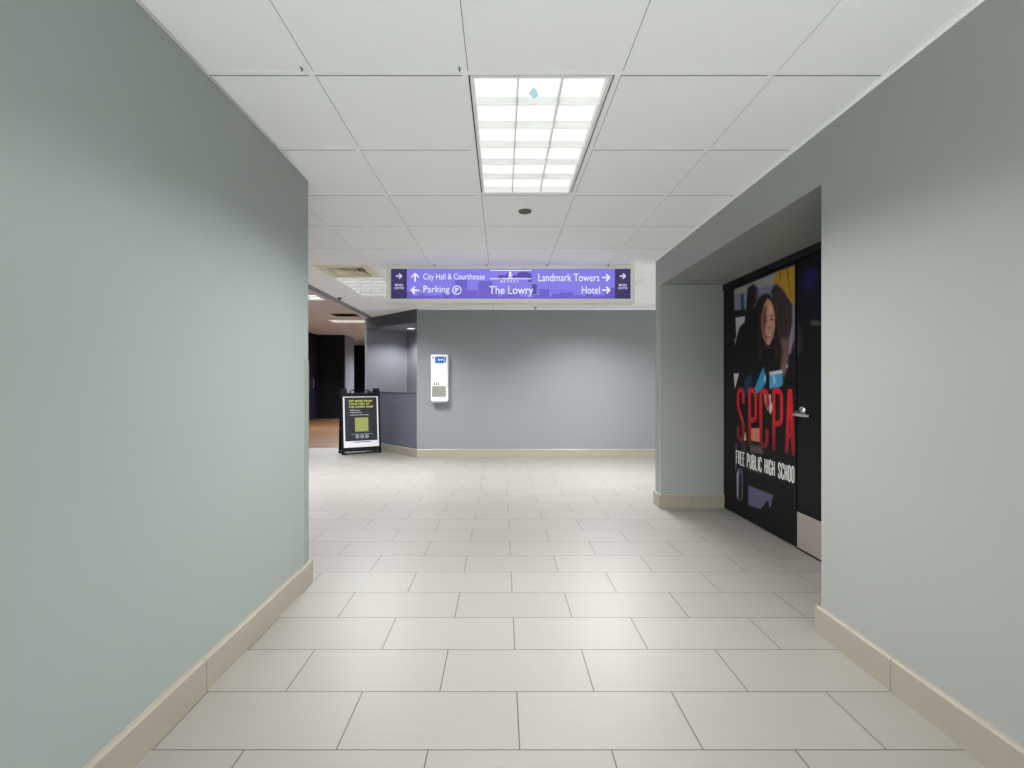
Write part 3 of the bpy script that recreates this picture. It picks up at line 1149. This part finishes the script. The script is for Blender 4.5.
def print_mesh(name, nu, nv, us, vs, img, material, parent, off, u_shift=0.0):
    verts = [(-off, -(u + u_shift), v) for v in vs for u in us]
    faces = [(j * (nu + 1) + i, (j + 1) * (nu + 1) + i, (j + 1) * (nu + 1) + i + 1, j * (nu + 1) + i + 1) for j in range(nv) for i in range(nu)]
    me = bpy.data.meshes.new(name)
    me.from_pydata(verts, [], faces)
    at = me.color_attributes.new('print', 'FLOAT_COLOR', 'POINT')
    buf = np.ones((len(verts), 4), dtype=np.float32)
    buf[:, :3] = img.reshape(-1, 3)
    at.data.foreach_set('color', buf.ravel())
    me.materials.append(material)
    me.update()
    o = bpy.data.objects.new(name, me)
    C.objects.link(o)
    o.parent = parent
    return o


MURAL = [
    ([(0.179, 2.06), (1.098, 2.059), (1.098, 1.725), (1.102, 1.514), (1.038, 1.454), (0.561, 1.672), (0.388, 1.762), (0.186, 1.83)], (150, 146, 158), 0.004),  # bg
    ([(0.179, 2.06), (0.851, 2.063), (0.823, 1.992), (0.561, 2.003), (0.186, 2.011)], (158, 157, 156), 0.004),  # ceil
    ([(0.186, 2.011), (0.365, 1.99), (0.388, 1.785), (0.186, 1.872)], (140, 132, 152), 0.004),  # wall
    ([(0.582, 1.999), (0.796, 1.977), (0.777, 1.835), (0.561, 1.893)], (128, 128, 160), 0.004),  # lwall
    ([(0.29, 1.998), (0.36, 1.991), (0.365, 1.834), (0.3, 1.832)], (38, 84, 112), 0.004),  # bar
    ([(0.169, 1.869), (0.388, 1.848), (0.388, 1.79), (0.199, 1.801)], (10, 10, 12), 0.004),  # band
    ([(0.179, 1.765), (0.365, 1.811), (0.602, 1.853), (0.921, 1.671), (0.989, 1.457), (0.179, 1.488)], (9, 9, 11), 0.004),  # black1
    ([(0.204, 1.798), (0.376, 1.786), (0.365, 1.736), (0.276, 1.703), (0.218, 1.605)], (190, 190, 188), 0.004),  # patch
    ([(0.179, 1.609), (0.223, 1.607), (0.199, 1.544)], (150, 150, 150), 0.004),  # patch2
    ([(0.399, 1.92), (0.421, 2.03), (0.502, 2.046), (0.571, 2.012), (0.592, 1.964), (0.582, 1.889), (0.53, 1.854), (0.487, 1.771), (0.421, 1.734), (0.388, 1.773)], (24, 18, 18), 0.012),  # bhead
    ([(0.557, 1.982), (0.586, 1.976), (0.59, 1.921), (0.561, 1.893), (0.544, 1.918)], (96, 62, 46), 0.01),  # bskin
    ([(0.854, 2.064), (1.097, 2.059), (1.097, 1.777), (1.073, 1.767), (0.955, 1.905), (0.868, 1.975), (0.818, 1.983)], (188, 146, 38), 0.004),  # shirt
    ([(0.989, 2.056), (1.014, 2.055), (1.038, 1.908), (1.062, 1.826), (1.038, 1.84)], (140, 100, 20), 0.01),  # fold1
    ([(0.904, 2.056), (0.938, 2.058), (0.921, 1.982), (0.895, 1.975)], (150, 108, 24), 0.01),  # fold2
    ([(0.781, 1.918), (0.814, 1.968), (0.868, 1.975), (0.955, 1.905), (1.07, 1.775), (1.073, 1.651), (1.03, 1.521), (0.989, 1.457), (0.921, 1.57), (0.86, 1.791)], (60, 46, 46), 0.01),  # brown
    ([(1.073, 1.762), (1.098, 1.772), (1.102, 1.59), (1.046, 1.453), (0.989, 1.457), (1.038, 1.53), (1.07, 1.632)], (146, 124, 146), 0.01),  # lilac
    ([(0.701, 1.93), (0.768, 1.91), (0.829, 1.857), (0.886, 1.736), (0.938, 1.589), (0.989, 1.457), (0.947, 1.329), (0.54, 1.343), (0.487, 1.636), (0.53, 1.843), (0.612, 1.917)], (15, 12, 12), 0.012),  # hair
    ([(0.818, 1.854), (0.851, 1.813), (0.912, 1.632), (0.955, 1.487), (0.938, 1.429), (0.886, 1.594), (0.851, 1.741)], (74, 52, 44), 0.014),  # hairhi
    ([(0.64, 1.87), (0.615, 1.72), (0.60, 1.52), (0.61, 1.40), (0.64, 1.42), (0.635, 1.56), (0.645, 1.74)], (50, 34, 29), 0.02),  # strand
    ([(0.900, 1.60), (0.930, 1.55), (0.985, 1.38), (0.955, 1.30), (0.915, 1.34), (0.93, 1.46)], (78, 55, 45), 0.02),  # wave
    ([(0.84, 1.60), (0.87, 1.55), (0.885, 1.42), (0.86, 1.36), (0.845, 1.46)], (58, 40, 33), 0.015),  # wave
    ([(0.70, 1.915), (0.745, 1.895), (0.70, 1.86), (0.665, 1.80), (0.665, 1.87)], (40, 28, 24), 0.012),  # crown
    ([(0.736, 1.879), (0.781, 1.855), (0.818, 1.802), (0.84, 1.722), (0.84, 1.64), (0.814, 1.56), (0.763, 1.5), (0.725, 1.508), (0.678, 1.563), (0.648, 1.652), (0.642, 1.739), (0.678, 1.83)], (204, 150, 126), 0.008),  # face
    ([(0.682, 1.829), (0.725, 1.823), (0.717, 1.697), (0.705, 1.613), (0.73, 1.51), (0.682, 1.562), (0.65, 1.651), (0.644, 1.738)], (128, 82, 66), 0.014),  # faceshade
    ([(0.749, 1.819), (0.792, 1.812), (0.805, 1.758), (0.759, 1.754)], (228, 180, 156), 0.012),  # hl
    ([(0.666, 1.705), (0.705, 1.714), (0.732, 1.699), (0.705, 1.692)], (30, 18, 16), 0.004),  # eyeL
    ([(0.77, 1.702), (0.796, 1.713), (0.818, 1.702), (0.8, 1.692)], (30, 18, 16), 0.004),  # eyeR
    ([(0.654, 1.732), (0.692, 1.743), (0.74, 1.727), (0.694, 1.729)], (44, 26, 22), 0.004),  # browL
    ([(0.763, 1.731), (0.8, 1.74), (0.822, 1.731), (0.8, 1.728)], (44, 26, 22), 0.004),  # browR
    ([(0.736, 1.642), (0.768, 1.648), (0.781, 1.634), (0.759, 1.629)], (128, 80, 66), 0.006),  # nose
    ([(0.705, 1.583), (0.759, 1.592), (0.807, 1.602), (0.8, 1.574), (0.763, 1.555), (0.725, 1.558)], (150, 56, 52), 0.005),  # mouth
    ([(0.721, 1.582), (0.763, 1.588), (0.796, 1.593), (0.785, 1.576), (0.755, 1.57)], (222, 206, 196), 0.004),  # teeth
    ([(0.682, 1.53), (0.74, 1.499), (0.777, 1.501), (0.768, 1.473), (0.682, 1.479)], (60, 36, 30), 0.01),  # neck
    ([(0.917, 1.539), (1.07, 1.525), (1.046, 1.469), (1.014, 1.384), (1.005, 1.321), (0.964, 1.238), (0.924, 1.308), (0.952, 1.427)], (112, 86, 84), 0.016),  # hand
    ([(1.038, 1.528), (1.083, 1.524), (1.046, 1.421), (1.022, 1.413)], (150, 134, 150), 0.012),  # hand2
    ([(0.989, 1.331), (1.015, 1.33), (1.009, 1.311), (0.989, 1.314)], (190, 160, 150), 0.006),  # nail
    ([(1.102, 1.6), (1.155, 1.566), (1.155, 1.445), (1.07, 1.451)], (44, 46, 52), 0.02),  # hair2
    ([(0.169, 1.287), (0.267, 1.283), (0.228, 1.209), (0.189, 1.147)], (200, 200, 196), 0.004),  # tri
    ([(0.36, 1.14), (0.383, 1.244), (0.487, 1.271), (0.487, 1.209), (0.41, 1.072)], (18, 58, 86), 0.02),  # blue1
    ([(0.53, 1.142), (0.582, 1.209), (0.672, 1.321), (0.705, 1.24), (0.701, 1.192), (0.606, 1.122), (0.53, 1.087)], (46, 140, 180), 0.012),  # blue2
    ([(0.69, 1.262), (0.709, 1.251), (0.705, 1.208), (0.69, 1.208)], (190, 210, 220), 0.006),  # blueedge
    ([(0.766, 1.281), (0.938, 1.294), (0.948, 1.188), (0.904, 1.166), (0.766, 1.152)], (70, 150, 190), 0.006),  # card
    ([(0.766, 1.284), (0.938, 1.296), (0.942, 1.27), (0.77, 1.258)], (196, 196, 204), 0.004),  # cardtop
    ([(0.805, 1.25), (0.833, 1.27), (0.854, 1.198), (0.822, 1.188)], (150, 190, 210), 0.01),  # cardw
    ([(0.682, 1.123), (0.711, 1.129), (0.725, 1.05), (0.759, 1.009), (0.74, 0.972), (0.698, 1.028)], (188, 158, 120), 0.006),  # keys
    ([(0.755, 1.103), (0.781, 1.102), (0.781, 1.052), (0.811, 1.012), (0.781, 0.948), (0.759, 0.967), (0.77, 1.031)], (200, 200, 196), 0.006),  # keys2
    ([(0.487, 0.805), (0.618, 0.818), (0.606, 0.732), (0.476, 0.717)], (196, 120, 96), 0.006),  # bag
    ([(0.488, 0.804), (0.616, 0.816), (0.623, 0.704), (0.488, 0.702)], (190, 116, 94), 0.008),  # bag2
    ([(0.355, 0.731), (0.385, 0.764), (0.396, 0.694), (0.361, 0.687)], (190, 186, 170), 0.006),  # tag
    ([(0.465, 0.663), (0.642, 0.671), (0.675, 0.613), (0.465, 0.597)], (84, 76, 70), 0.012),  # pant
    ([(0.307, 0.665), (0.393, 0.676), (0.39, 0.541), (0.319, 0.56)], (46, 52, 38), 0.012),  # grn
    ([(0.379, 0.487), (0.494, 0.499), (0.66, 0.478), (0.642, 0.451), (0.521, 0.438), (0.408, 0.447)], (66, 68, 40), 0.01),  # grn2
    ([(0.2, 0.652), (0.232, 0.632), (0.219, 0.39), (0.194, 0.401)], (74, 74, 90), 0.008),  # strip
    ([(0.232, 0.132), (0.232, 0.374), (0.282, 0.435), (0.331, 0.429), (0.343, 0.337), (0.337, 0.162), (0.288, 0.135)], (70, 70, 92), 0.006),  # arch
    ([(0.263, 0.14), (0.263, 0.344), (0.294, 0.386), (0.313, 0.347), (0.313, 0.164)], (24, 24, 34), 0.008),  # archi
    ([(0.232, 0.145), (0.226, 0.368), (0.257, 0.412), (0.251, 0.165)], (150, 150, 160), 0.004),  # arche
    ([(0.437, 0.305), (0.818, 0.306), (0.799, 0.268), (0.718, 0.237), (0.685, 0.198), (0.634, 0.151), (0.431, 0.131)], (82, 82, 106), 0.006),  # lap
    ([(0.75, 0.249), (0.794, 0.269), (0.789, 0.218), (0.76, 0.196)], (86, 90, 110), 0.006),  # laps
]
pr = paint(1.117, 2.085, .0065, (11, 11, 12), MURAL)
o = print_mesh('photo_print', *pr, vcol_mat('mural_print', .4), leaf, .0012)
o['label'] = 'printed photograph of a smiling long-haired person in a dark coat'
o.location.z = .012

# the five tall red capitals, drawn with strokes
ZB, ZT = .673, 1.168
sw = .043
red = MB()


def capital(ch, u0, u1):
    a, b = u0 + sw / 2, u1 - sw / 2
    c = (a + b) / 2
    t, bo = ZT - sw / 2, ZB + sw / 2
    r = min((b - a) / 2, .07)
    def arc(cx, cz, rx, rz, d0, d1, n=8):
        return [(cx + rx * math.cos(math.radians(d0 + (d1 - d0) * k / n)), cz + rz * math.sin(math.radians(d0 + (d1 - d0) * k / n))) for k in range(n + 1)]
    m = (t + bo) / 2
    if ch == 'S':
        pts = [(b, t - .12)] + arc(c, t - r, (b - a) / 2, r, 0, 180) + [(a, t - .13), (a + .01, m + .06), (b - .01, m - .06), (b, bo + .13)] + arc(c, bo + r, (b - a) / 2, r, 0, -180) + [(a, bo + .12)]
        stroke(red, pts, sw, mp, .0020)
    elif ch == 'P':
        stroke(red, [(a, ZB), (a, ZT)], sw, mp, .0020)
        stroke(red, [(a, t), (c, t)] + arc(c, t - r, (b - a) / 2, r, 90, 0) + arc(c, m - .03 + r, (b - a) / 2, r, 0, -90) + [(a, m - .03)], sw, mp, .0022)
    elif ch == 'C':
        stroke(red, [(b, t - .14)] + arc(c, t - r, (b - a) / 2, r, 0, 180) + arc(c, bo + r, (b - a) / 2, r, 180, 360) + [(b, bo + .14)], sw, mp, .0020)
    elif ch == 'A':
        stroke(red, [(a, ZB), (c - .006, ZT - .006)], sw, mp, .0020)
        stroke(red, [(b, ZB), (c + .006, ZT - .006)], sw, mp, .0022)
        stroke(red, [(a + .016, ZB + .14), (b - .016, ZB + .14)], sw * .9, mp, .0024)


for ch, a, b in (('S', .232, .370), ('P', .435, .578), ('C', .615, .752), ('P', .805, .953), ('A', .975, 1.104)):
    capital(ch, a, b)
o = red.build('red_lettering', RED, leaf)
# condensed white capitals below, drawn the same way
GL = {'F': [[(0, 0), (0, 1), (1, 1)], [(0, .52), (.8, .52)]],
      'R': [[(0, 0), (0, 1), (.7, 1), (1, .88), (1, .62), (.7, .5), (0, .5)], [(.55, .5), (1, 0)]],
      'E': [[(1, 0), (0, 0), (0, 1), (1, 1)], [(0, .52), (.8, .52)]],
      'P': [[(0, 0), (0, 1), (.7, 1), (1, .88), (1, .58), (.7, .46), (0, .46)]],
      'U': [[(0, 1), (0, .14), (.3, 0), (.7, 0), (1, .14), (1, 1)]],
      'B': [[(0, 0), (0, 1), (.7, 1), (.95, .88), (.95, .64), (.7, .53), (0, .53)], [(.7, .53), (1, .4), (1, .12), (.7, 0), (0, 0)]],
      'L': [[(0, 1), (0, 0), (1, 0)]],
      'I': [[(.5, 0), (.5, 1)]],
      'C': [[(1, .7), (1, .86), (.7, 1), (.3, 1), (0, .86), (0, .14), (.3, 0), (.7, 0), (1, .14), (1, .3)]],
      'H': [[(0, 0), (0, 1)], [(1, 0), (1, 1)], [(0, .5), (1, .5)]],
      'G': [[(1, .72), (1, .86), (.7, 1), (.3, 1), (0, .86), (0, .14), (.3, 0), (.7, 0), (1, .14), (1, .46), (.55, .46)]],
      'S': [[(1, .74), (1, .86), (.7, 1), (.3, 1), (0, .86), (0, .66), (1, .36), (1, .14), (.7, 0), (.3, 0), (0, .14), (0, .28)]],
      'O': [[(0, .14), (0, .86), (.3, 1), (.7, 1), (1, .86), (1, .14), (.7, 0), (.3, 0), (0, .14), (0, .4)]]}
mb = MB()
lw = .0125
words = [('FREE', .212, .375), ('PUBLIC', .408, .655), ('HIGH', .690, .846), ('SCHOO', .884, 1.098)]
for s, u0, u1 in words:
    units = [(.45 if ch == 'I' else 1.0) for ch in s]
    pitch = (u1 - u0) / sum(units)
    x = u0
    for q, (ch, un) in enumerate(zip(s, units)):
        wd = pitch * un
        g0, g1 = x + lw * .62, x + wd - lw * .62 - .003
        for r_, line in enumerate(GL[ch]):
            stroke(mb, [(g0 + (g1 - g0) * px, .468 + lw / 2 + (.126 - lw) * pz) for px, pz in line], lw, mp, .0022 + .0002 * r_)
        x += wd
mb.build('white_lettering', M['white_print'], leaf)
mb = MB().box(-.006, .001, -LW, -LW + .012, .012, RZ - .062)
mb.build('edge_strip', M['black_metal'], leaf)

# second leaf, partly hidden by the near wall: lever and kick plate
D2Y1 = PE - LW - .006
door = thing('door_1', '', '', (XD, D2Y1, 0))
for k in ('label', 'category'):
    del door[k]
struct(door)
DW2 = D2Y1 - (RY0 + .055)
MB().box(0, .045, -DW2, 0, .012, RZ - .062).build('leaf', M['black_vinyl'], door)
pr = paint(.45, 2.0, .01, (11, 11, 12), [
    ([(.11, 1.98), (.19, 1.99), (.20, 1.92), (.16, 1.87), (.10, 1.90)], (24, 28, 104), .05),
    ([(.16, 1.64), (.26, 1.62), (.26, 1.60), (.16, 1.61)], (84, 84, 84), .012),
    ([(.0, 1.66), (.04, 1.60), (.06, 1.46), (.02, 1.42), (.0, 1.44)], (52, 54, 60), .03)])
print_mesh('door_print', *pr, vcol_mat('door_print_ink', .4), door, .001)
o = MB().box(-.003, 0, -DW2 + .02, -.004, .014, .272).build('kick_plate', M['kick'], door)
lv = MB()
hz, hu = 1.006, .075
lv.lathe([(.036, 0), (.036, -.010), (.031, -.016)], (0, -hu, hz), 'x', 24)
rose = lv.build('lever_rose', M['chrome'], door, smooth=True)
lv = MB()
lv.tube([(-.012, -hu, hz), (-.045, -hu, hz - .006), (-.058, -hu - .002, hz - .020)], [.014, .013, .014], 12)
lv.tube([(-.060, -hu + .016, hz - .020), (-.061, -hu - .03, hz - .022), (-.060, -hu - .09, hz - .024), (-.052, -hu - .15, hz - .026)], [.013, .016, .014, .009], 12)
lv.build('lever', M['chrome'], rose, smooth=True)

# dark side door in the hall's left wall
d3 = MB().box(-.02, 0, -1.0, 0, .01, 2.2).build('door_2', mat('dark_violet_door', (34, 32, 48), .4))
d3.location = (-6.437, 16.85, 0)
struct(d3)
hd = MB()
hd.tube([(0, -.62, 1.07), (.06, -.62, 1.09), (.06, -.62, 1.37), (0, -.62, 1.39)], .014, 10)
hd.build('door_handle', M['chrome'], d3, smooth=True)
